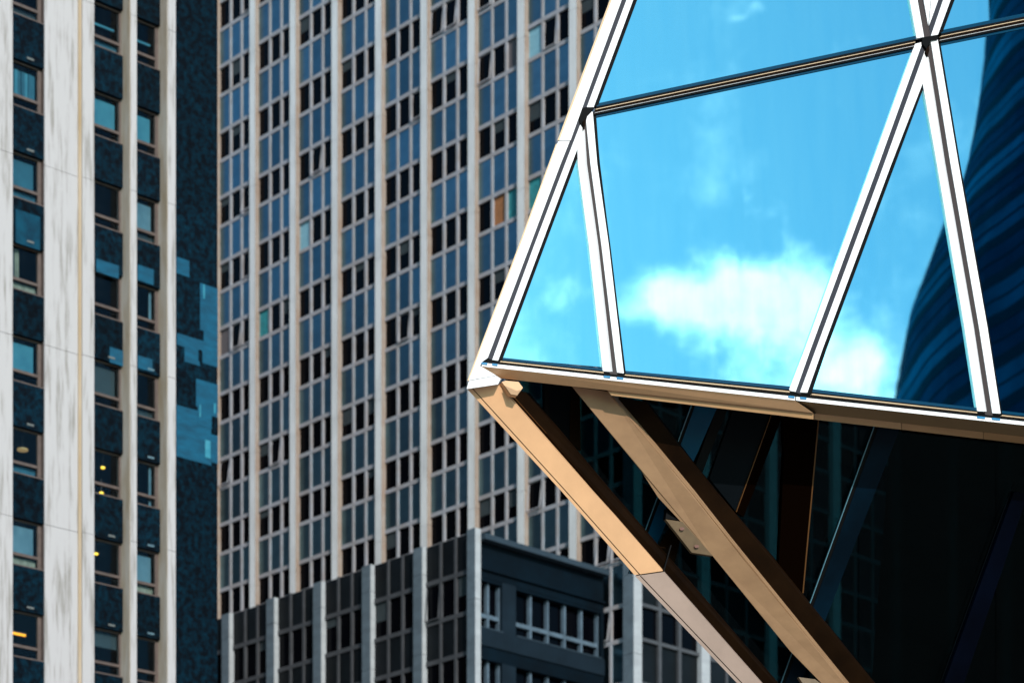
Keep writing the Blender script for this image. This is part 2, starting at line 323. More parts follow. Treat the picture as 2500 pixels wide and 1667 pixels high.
# dark mosaic end wall right of the fins
su0, su1 = S(429.5, .0), S(531, .0)
z = z_lo
while z < z_hi:
    fl.box('mosaic_wall_panel', su0-.15, su1, z+.003, z+HL*2-.003, -2.7, .0, 'mosaic'); z += HL*2
def patch(u0, u1, v0, v1, m='patch', t=.02, nm='repair_patch'):
    s0, s1 = S(u0), S(u1); um = (u0+u1)/2
    fl.box(nm, s0, s1, fl.z(um, v1), fl.z(um, v0), -.01, t, m)
for q in [(430, 462, 632, 672, 'patch', .012), (488, 531, 698, 812, 'patch', .02), (497, 531, 812, 845, 'patch', .016), (431, 498, 823, 852, 'patch', .018), (450, 487, 852, 888, 'patch', .015), (494, 531, 845, 892, 'patch', .021),
          (478, 531, 932, 1000, 'patch', .024), (430, 515, 1000, 1125, 'patch', .02), (515, 531, 1062, 1130, 'patch', .023), (482, 530, 985, 1045, 'patch', .028), (500, 513, 1075, 1118, 'patch2', .032), (521, 526, 985, 1010, 'patch2', .034), (486, 489, 988, 1018, 'patch2', .035), (495, 499, 695, 730, 'patch2', .03)]:
    patch(*q)
for q in [(484, 492, 855, 882), (516, 531, 1018, 1060)]: patch(*q, 'mosaic', .04, 'missing_patch')
# patches over the spandrels
for (u0, u1, v0, v1) in [(235, 290, 640, 672), (336, 375, 652, 690), (268, 305, 852, 890), (336, 372, 872, 903), (38, 98, 520, 602)]:
    fl.box('repair_patch', S(u0, -.05), S(u1, -.05), fl.z((u0+u1)/2, v1, -.05), fl.z((u0+u1)/2, v0, -.05), -.07, -.045, 'patch_dim' if u0 < 60 else 'patch')
# lamps and clutter inside the windows (things of their own)
def wpt(ci, k, fs, z, o):
    for (c, kk, W, a, b, zb, zt, _, _) in things_in:
        if (c, kk) == (ci, k): s = a+(b-a)*fs+(-o-.36)*.66*1.33; p = Vector(fl.loc(s, zb+z*(zt-zb), o)); return LT.matrix_basis @ p
LT.matrix_basis  # noqa
def upd(): bpy.context.view_layer.update()
upd()
def disc(r, h, n=14):
    vs = [(r*math.cos(2*math.pi*i/n), r*math.sin(2*math.pi*i/n), z) for z in (0, h) for i in range(n)]
    fs = [tuple(range(n))[::-1], tuple(range(n, 2*n))]+[(i, (i+1) % n, n+(i+1) % n, n+i) for i in range(n)]
    return vs, fs
def lamp(ci, k, fs, z, label, m='lamp', r=.075, group=None, o=-.7):
    p = wpt(ci, k, fs, z, o); t = thing('ceiling_lamp', p, A_L, label, 'lamp', group)
    vs, f2 = disc(r, .05); vs = [(x, y, zz-.02) for x, y, zz in vs]; ob = meshobj('lamp_bowl', vs, f2, MT[m], t)
    vs, f2 = disc(.012, .5, 6); meshobj('lamp_stem', [(x, y, zz+.03) for x, y, zz in vs], f2, MT['brown_frame'], t)
gl = 'yellow lamps in the dark marble tower windows'
lamp(1, 4, .50, .74, 'upper yellow round lamp in the middle column of sash windows', group=gl)
lamp(1, 4, .04, .60, 'yellow lamp half hidden by the wide marble fin in the same window as two others', group=gl)
lamp(1, 4, .45, .18, 'yellow lamp in the low pane below the sash bar', group=gl)
lamp(1, 5, .28, .76, 'single yellow lamp alone in the dark window one floor below the three lamps', group=gl)
lamp(0, 4, .45, .74, 'dim amber ceiling light in the leftmost window column', 'lampdim', .2, o=-1.0)
p = wpt(0, 6, .32, .60, -.7); t = thing('tube_light', p, A_L, 'glowing orange tube light in the lowest left window', 'lamp')
link('lamp_tube', boxmesh(.75, .06, .07, MT['tube']), t); link('lamp_housing', boxmesh(.8, .09, .03, MT['brown_frame']), t, (0, 0, .06))
def clutter(ci, k, fs, w_, h_, m, name, label, cat, o=-.6):
    p = wpt(ci, k, fs, .055, o); ob = link(name, boxmesh(w_, .12, h_, MT[m]), None, (p.x, p.y, p.z+h_/2), A_L+.1); props(ob, label, cat)
clutter(0, 0, .22, .40, .15, 'white_thing', 'paper_stack', 'white paper stack on the sill under the pleated teal curtain, left one', 'papers')
clutter(0, 0, .72, .34, .12, 'white_thing', 'paper_stack', 'smaller white paper stack on the sill under the pleated teal curtain, right one', 'papers')
clutter(1, 0, .45, .12, .12, 'white_thing', 'paper_cup', 'small white cup behind the low pane under the bright blue blind', 'cup')
clutter(2, 0, .22, .22, .2, 'white_thing', 'storage_box', 'white and blue box on the sill of the narrow window column', 'box')
clutter(2, 0, .60, .36, .16, 'red', 'storage_box', 'dark red box on the sill of the narrow window column', 'box')
clutter(2, 0, .88, .14, .2, 'blue_box', 'storage_box', 'blue box beside the dark red box on the window sill', 'box')
fl.flush()

# ------------------------------------------------------------------ the middle tower (faces A and B) and the low block
K_A = 118.5*5365; XA, XB = -4300., 7400.
A_A = math.atan2(-(5842/((CX-XA)))*0-1, (CX-XA)/F*1.0) if False else None
exA = Vector(((CX-XA)/F, -1)).normalized(); A_A = math.atan2(exA.y, exA.x)
def PA(u, K): d = K/(u-XA); return Vector(((u-CX)/F*d, d))
pc = PA(1547, K_A)
TW = thing('grid_office_tower', (pc.x, pc.y, 0), A_A, 'tall office tower with pale piers and a grid of blue spandrels and dark windows', 'building')
fa = Face(TW); fb = Face(TW, 0, 0, math.pi/2)
HT = 3.6; ZW = fa.z(1066, 91.5, -.3)      # a window bottom
def inglass(u, v):      # hidden behind the glass building
    xl = 1141+(929-v)*.3746
    return u > xl+6 and v < 925+(u-1219)*.11 if u > 1150 else False
special = [((1205, 150), 'room_blind'), ((1253, 120), 'room_blind'), ((1190, 490), 'room_teal'), ((1228, 490), 'room_brown'), ((1252, 500), 'room_teal'), ((1310, 460), 'room_teal'), ((740, 582), 'room_pale'), ((640, 790), 'room_teal'), ((541, 830), 'room_blind'), ((1316, 95), 'room_pale')]
def bayface(f, e, W, nb, zbase, zlo, zhi, H, win_h, sign, mats, frames, pierw=.52, hid=None, bulk=None, ret='pier_return', endp=True, last=False, casement=.12, top=None, seglen=2):
    """e = s of the first pier's left edge, W bay width"""
    pm, rm, fm, spm = mats
    for b in range(nb+1):
        s0 = e+W*b; z = zlo
        allin = bulk and bulk(*f.px(s0+pierw/2, (zlo+zhi)/2))
        while z < zhi-.01:
            z2 = min(z+H*seglen, zhi)
            u, v = f.px(s0+pierw/2, (z+z2)/2); bk = bool(bulk and bulk(u, v))
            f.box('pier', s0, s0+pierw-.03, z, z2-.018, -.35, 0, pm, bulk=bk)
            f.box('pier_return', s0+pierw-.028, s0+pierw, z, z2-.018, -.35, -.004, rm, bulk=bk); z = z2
        if b == nb and not last: break
        a0, a1 = s0+pierw, s0+W
        for k in (1, 2):
            sm = a0+(a1-a0)*k/3
            f.box('mullion', sm-.075, sm+.075, zlo, zhi, -.34, -.20, fm, bulk=bool(bulk and bulk(*f.px(sm, (zlo+zhi)/2)) and b > 7))
        nlo = math.floor((zlo-zbase)/H)-1; nhi = math.ceil((zhi-zbase)/H)+1
        for n in range(nlo, nhi):
            zb = zbase+n*H
            for (t0, t1) in ((zb-.20, zb), (zb+win_h, zb+win_h+.20)):
                t0, t1 = max(t0, zlo), min(t1, zhi)
                if t1-t0 > .05:
                    for j in range(3):
                        x0, x1 = a0+(a1-a0)*j/3+(.075 if j else 0), a0+(a1-a0)*(j+1)/3-(.075 if j < 2 else 0)
                        f.box('transom', x0, x1, t0, t1, -.33, -.21, fm, bulk=True if bulk is None or bulk == True else True)
            for j in range(3):
                x0, x1 = a0+(a1-a0)*j/3+(.075 if j else 0), a0+(a1-a0)*(j+1)/3-(.075 if j < 2 else 0)
                z0, z1 = max(zb, zlo), min(zb+win_h, zhi)
                if z1-z0 > .2:
                    u, v = f.px((x0+x1)/2, (z0+z1)/2, -.3); bk = bool(bulk and bulk(u, v))
                    m = 'win_dark'
                    for (uu, vv), mm in special:
                        if f is fa and abs(u-uu) < 13 and abs(v-vv) < 38: m = mm
                    wn = f.box('window', x0, x1, z0, z1, -.34, -.30, m, bulk=bk)
                    if wn and m == 'win_dark':
                        rr = random.random()
                        if rr < casement:       # a side-hung leaf standing a little open
                            lf = link('open_casement', leafmesh(x1-x0, z1-z0, fm), wn, (0, -.022, (z1-z0)/2)); lf.rotation_euler = (random.uniform(-.07, -.14), 0, 0); 
                        elif rr < casement+.10:
                            hh = (z1-z0)*random.uniform(.25, .6); q = link('roller_blind', boxmesh(x1-x0-.1, .01, hh, MT['blind_slate']), wn, (0, -.028, (z1-z0)/2-hh/2))
                z0, z1 = max(zb+win_h+.20, zlo), min(zb+H-.20, zhi)
                if z1-z0 > .1:
                    u, v = f.px((x0+x1)/2, (z0+z1)/2, -.3)
                    f.box('spandrel_panel', x0, x1, z0, z1, -.34, -.25, spm, bulk=bool(bulk and bulk(u, v)))
_leaf = {}
def leafmesh(w_, h_, fm):
    k = (round(w_, 3), round(h_, 3), fm)
    if k in _leaf: return _leaf[k]
    t = .05; vs, fs = [], []
    for (x0, x1, z0, z1) in ((-w_/2, -w_/2+t, -h_, 0), (w_/2-t, w_/2, -h_, 0), (-w_/2+t, w_/2-t, -h_, -h_+t), (-w_/2+t, w_/2-t, -t, 0)):
        b = len(vs); vs += [(x, y, z) for z in (z0, z1) for y in (-.04, 0) for x in (x0, x1)]
        fs += [tuple(b+i for i in q) for q in [(0, 2, 3, 1), (4, 5, 7, 6), (0, 1, 5, 4), (2, 6, 7, 3), (0, 4, 6, 2), (1, 3, 7, 5)]]
    me = bpy.data.meshes.new('open_casement'); me.from_pydata(vs, [], fs); me.materials.append(MT[fm])
    _leaf[k] = me; return me
eA = fa.s(609); WA = (fa.s(1521)-fa.s(609))/8
zA_lo, zA_hi = 25.5, 84
def bulkA(u, v): return inglass(u, v) or v > 1560+0*u or (u < 1145 and v > 1290+(1150-u)*.42+14) or v < -60
bayface(fa, eA-WA, WA, 8, ZW, 25.5, zA_hi, HT, 1.40, 1, ('tower_pier', 'pier_return', 'tower_frame', 'spandrel'), None, bulk=bulkA, last=True)
# last bay to the corner and the corner pier
eL = eA+WA*7
def lastbay():
    bayface(fa, eL+WA*0, WA, 0, ZW, 25.5, zA_hi, HT, 1.4, 1, ('tower_pier', 'pier_return', 'tower_frame', 'spandrel'), None, bulk=bulkA)
e8 = eA+WA*8-0
z = 20
while z < 84:
    fa.box('corner_pier', fa.s(1521), -.006, z, z+3.58, -.34, 0, 'shaded_pier' if z < 42 else 'tower_pier')  # lower segments take the shaded pier colour
    fb.box('corner_pier_return', .004, fb.s(1567.5), z, z+3.58, -.34, .0, 'lit_pier_side'); z += 3.6
# bay between pier 1391 and the corner
W8 = fa.s(1521)-(eA+WA*7)
bayB0 = fb.s(1713); WBb = (fb.s(2034)-fb.s(1713))/2
def bulkB(u, v): return not (u < 1740 and 1385 < v < 1760)
s_first = fb.s(1567.5)
bayface(fb, bayB0, WBb, 7, ZW-.02, 14, 84, HT, 1.42, 1, ('lit_pier_side', 'lit_pier_side', 'block_frame', 'block_panel'), None, pierw=.60, bulk=lambda u, v: True)
# first visible B bay
a0, a1 = s_first, bayB0
for k in (1, 2):
    sm = a0+(a1-a0)*k/3; fb.box('mullion', sm-.09, sm+.09, 14, 84, -.34, -.12, 'block_frame')
for n in range(-14, 7):
    zb = ZW-.02+n*HT
    if zb > 81 or zb < 12: continue
    for j in range(3):
        x0, x1 = a0+(a1-a0)*j/3+(.09 if j else 0), a0+(a1-a0)*(j+1)/3-(.09 if j < 2 else 0)
        fb.box('transom', x0, x1, zb-.16, zb, -.33, -.14, 'block_frame'); fb.box('transom', x0, x1, zb+1.42, zb+1.58, -.33, -.14, 'block_frame')
        fb.box('window', x0, x1, zb, zb+1.42, -.34, -.30, 'win_dark'); fb.box('spandrel_panel', x0, x1, zb+1.58, zb+HT-.16, -.34, -.27, 'block_panel')
fa.box('building_core', -40, -.42, 0, 85, -30, -.42, 'core')
fa.flush(); fb.flush()

# low block in front of the tower
K_B = 104.4*5460; pb = PA(1160, K_B)
LB = thing('low_office_block', (pb.x, pb.y, 0), A_A, 'low office block toned for shade with tiled piers standing in front of the middle tower', 'building')
ga = Face(LB); gb = Face(LB, 0, 0, math.pi/2)
HB = 3.565; ZB = ga.z(1118, 1498, -.3); ZTOP = ga.z(1118, 1304.7, -.1)
WBk = (ga.s(1140)-ga.s(541))/5
bayface(ga, ga.s(541)-WBk, WBk, 5, ZB, 16, ZTOP, HB, 1.60, 1, ('shaded_pier', 'lit_pier_side', 'block_frame', 'block_panel'), None, pierw=.62, bulk=None, casement=.04, seglen=1, last=True)
for zz in range(16, 34, 4):
    z1 = min(zz+4-.02, ga.z(1150, 1290))
    ga.box('corner_pier', ga.s(1140), -.006, zz, z1, -.34, .0, 'shaded_pier')
    gb.box('corner_pier_return', .004, gb.s(1174), zz, z1, -.34, .0, 'lit_pier_side')
B = gb
def gz(u, v, o=0): return CZ+1000 if False else B.z(u, v, o)
def px6(x, y): return 1000+x/3.357, 1200+y/3.357
sR = B.s(1478)
def wallp(name, xa, xb, ya, yb, o0, o1, m, parent=None):
    (u0, v0), (u1, _), (_, v1) = px6(xa, ya), px6(xb, 0), px6(xa, yb)
    s0, s1 = B.s(u0, o1), B.s(u1, o1); z1, z0 = B.z(u0, v0, o1), B.z(u0, v1, o1)
    return B.box(name, s0, s1, z0, z1, o0, o1, m, parent)
(u0, v0) = px6(590, 330); ztop = B.z(u0, v0, .25)
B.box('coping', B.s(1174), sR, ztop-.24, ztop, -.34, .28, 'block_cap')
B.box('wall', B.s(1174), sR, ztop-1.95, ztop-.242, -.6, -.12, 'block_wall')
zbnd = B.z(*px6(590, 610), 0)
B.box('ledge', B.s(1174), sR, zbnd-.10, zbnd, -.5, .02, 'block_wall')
for fl_i in range(3):
    dz = -HB*fl_i
    zt_ = B.z(*px6(885, 780), -.1)+dz; zb_ = B.z(*px6(885, 1190), -.1)+dz; ztr = B.z(*px6(885, 1075), -.1)+dz
    sA, sB = B.s(px6(885, 0)[0]), B.s(px6(1580, 0)[0]); sC, sD = B.s(1174), B.s(px6(772, 0)[0]); 
    top_w = zbnd-.102 if fl_i == 0 else zb_+HB-.75
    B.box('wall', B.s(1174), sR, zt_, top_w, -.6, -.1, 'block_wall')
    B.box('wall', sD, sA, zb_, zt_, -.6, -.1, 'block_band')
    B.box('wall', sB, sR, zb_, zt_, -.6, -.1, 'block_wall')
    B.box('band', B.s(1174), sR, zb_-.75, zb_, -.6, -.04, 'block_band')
    for (x0, x1, n) in ((sC, sD, 2), (sA, sB, 5)):
        Wn = B.box('window', x0, x1, zb_, zt_, -.52, -.48, 'win_dark')
        B.box('transom', x0, x1, ztr-.09, ztr+.09, -.479, -.28, 'notch_frame', Wn)
        for i in range(n+1):
            sm = x0+(x1-x0)*i/n; h = .055
            if i == 0 and n == 5: continue
            B.box('mullion', sm-h, sm+h, zb_, ztr-.091, -.478, -.27, 'notch_frame', Wn); B.box('mullion', sm-h, sm+h, ztr+.091, zt_, -.478, -.27, 'notch_frame', Wn)
        B.box('sill', x0, x1, zb_, zb_+.05, -.477, -.02, 'block_cap', Wn)
ga.box('building_core', -19.5, -.62, 0, ZTOP-.25, -(sR-.1), -.62, 'core')
ga.flush(); gb.flush()

# ------------------------------------------------------------------ the glass building
gb0 = up(1800, 900, -1)
GB = thing('faceted_glass_building', (gb0.x, gb0.y, 0), 0, 'faceted glass building with white diagonal frames and gold struts under its overhang', 'building')
ginv = Matrix.Translation(-Vector(GB.location))
EXT = Vector((.13, 1, .36)).normalized()
def prism(name, poly, off, thick, m, parent=None, plane=None):
    n = GN; offs = off if isinstance(off, (list, tuple)) else [off]*len(poly)
    f_ = [up(u, v, o) for (u, v), o in zip(poly, offs)]
    if plane: f_ = [upP(u, v, plane, o) for (u, v), o in zip(poly, offs)]; n = plane[0]
    b_ = [p+(EXT if thick >= .13 else -n)*thick for p in f_]; k = len(poly)
    vs = [ginv @ p for p in f_+b_]
    fs = [tuple(range(k)), tuple(range(2*k-1, k-1, -1))]+[(i, (i+1) % k, k+(i+1) % k, k+i) for i in range(k)]
    if parent is not None: pass
    return meshobj(name, vs, fs, MT[m], parent or GB)
def upP(u, v, plane, off=0): n, c = plane; r = ray(u, v); return CAM+r*((c+off)/n.dot(r))
TOPY = -620
def ex(p, q, y=TOPY):   # extend the line p-q to y
    t = (y-p[1])/(q[1]-p[1]); return (p[0]+(q[0]-p[0])*t, y)
# --- panes
PR = random.Random(3)
def pane(poly, label=None):
    mu, mv = sum(p[0] for p in poly)/len(poly), sum(p[1] for p in poly)/len(poly)
    ku, kv = PR.uniform(-9e-6, 9e-6), PR.uniform(-9e-6, 9e-6)          # every pane sits a hair out of true
    o = prism('glass_pane', poly, [-.016+ku*(u-mu)+kv*(v-mv) for u, v in poly], .02, 'pane')
    if label: o['label'] = label
    return o
e1 = lambda *a: a
pane([(1459, 254), ex((1555, 0), (1461, 255)), ex((2221, 0), (2240, 93)), (2238, 90)])
pane([(1455, 287), (2228, 125), (2227, 135), (2129, 404), (1966, 853), (1929, 946), (1527, 905), (1490, 600), (1465, 400)])
pane([(1411, 362), (1438, 600), (1472, 896), (1223, 874), (1329, 600), (1396, 402)])
pane([(2253, 200), (2289, 400), (2357, 800), (2384, 1000), (1980, 952), (2018, 850), (2185, 400)])
pane([(2295, 112), (3150, -61), (3150, 1045), (2446, 1006), (2412, 800), (2344, 400)])
pane([(2302, 74), ex((2331, 0), (2304, 73)), (3150, TOPY), (3150, -100)])
# --- left edge member
o0, o1_, = ex((1489, 0), (1361, 343)), None
prism('edge_trim', [o0, (1489, 0), (1361, 343), (1366, 343), (1494, 0), (o0[0]+5, o0[1])], .045, .25, 'gold')
prism('edge_trim', [(1357, 352), (1266, 600), (1141, 929), (1145, 929), (1270, 600), (1361, 352)], .045, .25, 'gold')
t1 = ex((1518, 0), (1418.6, 268))
prism('white_cladding', [(o0[0]+5, o0[1]), (1494, 0), (1366.5, 342), (1373, 342), (1372, 347), (1418, 270), t1] if False else [(o0[0]+5, TOPY), (1494, 0), (1366, 343), (1393, 343), (1420, 268), (1518, 0), t1], .05, .08, 'alu')
prism('white_cladding', [(1361, 351), (1270, 600), (1145, 928), (1211, 916), (1172, 893), (1176, 884), (1191, 873), (1294, 600), (1369, 400), (1391, 345), (1364, 345)], .05, .08, 'alu')
prism('white_cladding', [(1145, 930), (1211, 917.5), (1222, 925), (1215, 938), (1139.5, 949)], .05, .15, 'alu')
td0, td1 = ex((1530, 0), (1431, 268)), ex((1546, 0), (1449, 264)); tb = ex((1555, 0), (1461, 255))
prism('dark_groove', [t1, (1518, 0), (1418, 270), (1411, 284), (1369, 400), (1294, 600), (1190, 873), (1203, 880), (1304, 600), (1380, 400), (1431, 268), (1530, 0), td0], .008, .12, 'groove')
prism('white_bar', [td0, (1530, 0), (1431, 267), (1449, 263), (1546, 0), td1], .022, .05, 'alu')
prism('black_gasket', [td1, (1546, 0), (1449, 263), (1461, 256), (1556, 0), tb], .002, .1, 'black')
prism('white_bar', [(1417, 304), (1380, 400), (1304, 600), (1202, 878), (1216, 880), (1321, 600), (1396, 400), (1410, 363)], .022, .05, 'alu')
prism('black_gasket', [(1411, 361), (1396, 400), (1321, 600), (1216, 880), (1226, 880), (1330, 600), (1405, 400), (1413, 375)], .002, .1, 'black')
# --- second member (left foot of the big pane)
def member(dk, whites, greys=(), blacks=(), g='brown_groove'):
    prism('dark_groove', dk, .008, .12, g)
    for q in whites: prism('white_bar', q, .022, .05, 'alu')
    for q in greys: prism('grey_edge', q, .018, .05, 'alu_grey')
    for q in blacks: prism('black_gasket', q, .002, .1, 'black')
member([(1425, 300), (1432, 285), (1441, 400), (1468.6, 600), (1507, 915), (1489, 915), (1456, 600), (1427, 400)],
       [[(1417, 304), (1425, 316), (1427.5, 400), (1456, 600), (1490, 907), (1472, 906), (1438, 600), (1411, 400), (1410, 362)], [(1429, 276), (1447, 273), (1458, 400), (1486.5, 600), (1523, 911), (1506.5, 909), (1468.6, 600), (1441.6, 400)]],
       [[(1425, 316), (1427.5, 400), (1456, 600), (1490, 907), (1495.5, 907), (1461, 600), (1433, 400), (1428, 318)]],
       [[(1447, 273), (1458, 400), (1486.5, 600), (1524, 911), (1528, 911), (1490.5, 600), (1464, 400), (1455, 273)]])
prism('node_cover', [(1400, 268), (1431, 262), (1449, 262), (1449, 268), (1434, 284), (1425, 316), (1417, 304), (1412, 283), (1402, 279)], .03, .1, 'black')
prism('node_cover', [(1424, 296), (1430, 290), (1429, 306), (1425, 318)], .07, .04, 'bronze')
# --- the crossing at the upper right
member([ex((2240, 0), (2256, 92)), (2240, 0), (2256, 92), (2262, 105), (2273, 105), (2268, 66), (2254, 0), ex((2254, 0), (2268, 66))],
       [[ex((2221, 0), (2238, 94)), (2221, 0), (2238, 94), (2256, 91), (2240, 0), ex((2240, 0), (2256, 91))]])
prism('white_cladding', [ex((2255, 0), (2266, 62)), (2255, 0), (2266, 62), (2272, 0), ex((2272, 0), (2268, 40))], .022, .05, 'alu')
prism('white_cladding', [ex((2273.5, 0), (2270, 40)), (2273.5, 0), (2268, 64), (2291, 0), ex((2291, 0), (2268, 64))], .022, .05, 'alu')
prism('dark_groove', [ex((2290, 0), (2269, 66)), (2290, 0), (2269, 66), (2271, 92), (2275, 86), (2303, 0), ex((2303, 0), (2275, 82))], .010, .12, 'groove')
prism('white_bar', [ex((2303, 0), (2273, 88)), (2303, 0), (2273, 88), (2290, 85), (2321, 0), ex((2321, 0), (2290, 85))], .022, .05, 'alu')
prism('black_gasket', [ex((2321, 0), (2290, 85)), (2321, 0), (2290, 85), (2302, 78), (2331, 0), ex((2331, 0), (2302, 78))], .002, .1, 'black')
member([(2253, 104), (2146, 400), (1980, 850), (1941, 957), (1955, 962), (1993, 850), (2159, 400), (2259, 128)],
       [[(2234, 108), (2253, 103), (2146, 400), (1980, 850), (1942.5, 956), (1926, 953), (1966, 850), (2129, 400)], [(2258, 125), (2255, 195), (2253, 203), (2176.5, 400), (2009, 850), (1971, 958), (1953.5, 957), (1993, 850), (2159, 400)]],
       (), [[(2253, 200), (2176.5, 400), (2009, 850), (1971, 958), (1982, 958), (2019, 850), (2186, 400), (2255, 215)]], 'groove')
member([(2262, 118), (2275, 108), (2320.7, 400), (2390.5, 800), (2424, 1015), (2405, 1012), (2375, 800), (2304, 400)],
       [[(2259, 124), (2264, 140), (2304, 400), (2375, 800), (2406, 1004), (2386, 1003), (2355, 800), (2287.5, 400), (2253, 205)], [(2272, 98), (2289, 95), (2340, 400), (2411, 800), (2443, 1009), (2423, 1008), (2390.5, 800), (2320.7, 400)]],
       [[(2264, 140), (2304, 400), (2375, 800), (2406, 1004), (2409, 1004), (2378, 800), (2308, 400), (2267, 140)]],
       [[(2289, 95), (2340, 400), (2411, 800), (2443, 1009), (2446.5, 1009), (2414, 800), (2344.5, 400), (2295, 100)]])
prism('node_cover', [(2252, 92), (2276, 88), (2292, 90), (2290, 96), (2272, 99), (2262, 120), (2252, 106)], .06, .1, 'black')
prism('node_cover', [(2262, 120), (2268, 112), (2269, 124), (2265, 138), (2260, 128)], .065, .05, 'bronze')
# --- transoms
def lerp(a, b, t): return (a[0]+(b[0]-a[0])*t, a[1]+(b[1]-a[1])*t)
def transom(tl, tr, bl_, br):
    def band(f0, f1, off, m, nm):
        prism(nm, [lerp(tl, bl_, f0), lerp(tr, br, f0), lerp(tr, br, f1), lerp(tl, bl_, f1)], off, .05, m)
    band(0, .22, .0, 'frit', 'glass_border'); band(.22, .36, .03, 'black', 'transom_rail'); band(.36, .385, .04, 'bronze', 'transom_rail'); band(.385, .43, .055, 'gold', 'gold_bead'); band(.43, .63, .04, 'bronze', 'transom_rail')
    band(.63, .655, .05, 'alu_grey', 'white_bead'); band(.655, .79, .03, 'black', 'transom_rail'); band(.79, 1.0, .0, 'frit', 'glass_border')
transom((1458, 253), (2238, 87.5), (1450, 288), (2229, 126))
transom((2300, 74), (3150, -100), (2292, 112.5), (3150, -61))
# --- the sill and the white edge
w0 = lambda x: 885+.1086*(x-1176)
def gy(x): return 873+.1066*(x-1225) if x < 1928 else 948+.1145*(x-1970)
def hband(nm, x0, x1, fa_, fb_, off, th, m, n=1, **k):
    top = [(x0+(x1-x0)*i/n, fa_(x0+(x1-x0)*i/n)) for i in range(n+1)]; bot = [(x0+(x1-x0)*i/n, fb_(x0+(x1-x0)*i/n)) for i in range(n, -1, -1)]
    return prism(nm, top+bot, off, th, m)
gap = lambda x: w0(x)-gy(x)
f_at = lambda f: (lambda x: gy(x)+gap(x)*f)
for (xa, xb) in ((1222, 1474), (1526, 1928), (1982, 2386), (2446, 3150)):
    hband('glass_border', xa, xb, f_at(-.02), f_at(.33), .0, .05, 'frit'); hband('gold_bead', xa, xb, f_at(.49), f_at(.60), .05, .05, 'gold')
    hband('sill_rail', xa, xb, f_at(.33), f_at(.48), .03, .05, 'black')
hband('sill_rail', 1178, 3150, f_at(.62), f_at(1.0), .025, .15, 'black')
for (xa, xb) in ((1176, 1225), (1472, 1528), (1925, 1984), (2384, 2448)): hband('sill_rail', xa, xb, f_at(.25), f_at(.62), .0, .1, 'black')
w1 = lambda x: w0(x)+9
hband('white_edge', 1176, 1941.5, w0, w1, .06, .2, 'alu'); hband('white_edge', 1944, 3150, w0, w1, .06, .2, 'alu')
for (xa, xb) in ((1176, 1190), (1202, 1215), (1474, 1490), (1506, 1522), (1925, 1940), (1954, 1969), (2386, 2405), (2422, 2442)):
    hband('blue_pad', xa, xb, lambda x: w0(x)-1, lambda x: w0(x)+3.5, .075, .05, 'blue_tab')
# --- fascia and lip below the white edge
bo = lambda x: 923+.1108*(x-1219)
lo = lambda x: bo(x)+13+(x-1493)*.005
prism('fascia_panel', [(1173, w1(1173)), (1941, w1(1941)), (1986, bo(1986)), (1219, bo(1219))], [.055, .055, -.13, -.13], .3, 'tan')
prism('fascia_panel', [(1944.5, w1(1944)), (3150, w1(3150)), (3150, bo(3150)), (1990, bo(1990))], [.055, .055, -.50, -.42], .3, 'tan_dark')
prism('joint', [(1940, w1(1940)), (1946, w1(1946)), (1992, bo(1992)), (1984, bo(1984))], [.04, .04, -.25, -.25], .3, 'black')
for (xa, xb, oa, ob, da, db) in ((1482, 1986, -.165, -.165, .03, .05), (1988, 2200, -.43, -.45, .08, .11), (2201, 2400, -.452, -.47, .14, .18), (2401, 3150, -.472, -.51, .22, .30)):
    prism('lower_lip', [(xa, bo(xa)+.5), (xb, bo(xb)+.5), (xb, lo(xb)), (xa+(11 if xa < 1500 else 0), lo(xa))], [oa, ob, ob-db, oa-da], .35, 'tan_lip')
# --- struts: a front plate, an inner side and a joint
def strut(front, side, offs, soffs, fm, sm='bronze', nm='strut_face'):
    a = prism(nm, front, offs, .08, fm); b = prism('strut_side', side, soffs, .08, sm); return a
o_ = lambda y, a=-.12, b=-2.2: a+(y-935)/740*(b-a)
F1 = [(1141, 950), (1216, 938), (1447, 1200), (1500, 1258), (1618, 1393), (1549, 1403), (1372, 1200)]
prism('strut_face', F1, [o_(v)+.04 for u, v in F1], .5, 'tan')
F2 = [(1550.5, 1405.5), (1620, 1395.5), (1859, 1667), (1930, 1747), (1872, 1747), (1800, 1667)]
prism('strut_face', F2, [o_(v)+.04 for u, v in F2], .5, 'tan_pale')
def line_strip(pts, wd, off, m, nm, th=.01):
    poly = pts+[(u+wd, v) for u, v in reversed(pts)]; prism(nm, poly, [o_(v)+off for u, v in poly], th, m)
line_strip([(1153, 948), (1379, 1196), (1561, 1401)], 1.6, .046, 'bronze', 'strut_seam'); line_strip([(1563, 1405), (1806, 1661), (1880, 1740)], 1.8, .046, 'bronze', 'strut_seam')
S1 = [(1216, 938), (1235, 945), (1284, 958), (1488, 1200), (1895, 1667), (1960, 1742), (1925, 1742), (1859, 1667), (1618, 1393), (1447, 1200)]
prism('strut_side', S1, [o_(v)-.15 for u, v in S1], .5, 'bronze')  # side plate coloured dark to stand for its shade
line_strip([(1236, 948), (1460, 1200), (1490, 1235)], 1.6, -.13, 'brown_line', 'strut_seam')
prism('strut_joint', [(1619, 1394), (1622, 1394), (1640, 1330), (1637, 1330)], -1.4, .05, 'black')
q_ = lambda y: -.35+(y-945)/720*(-2.2)
FF = [(1396, 943), (1493, 957), (1493, 968), (1687, 1200), (1861, 1422), (2061, 1667), (2120, 1740), (2072, 1740), (2006, 1667), (1929, 1588), (1738, 1354), (1607, 1214), (1566, 1150)]
prism('strut_face', FF, [q_(v) for u, v in FF], .6, 'tan_rough')
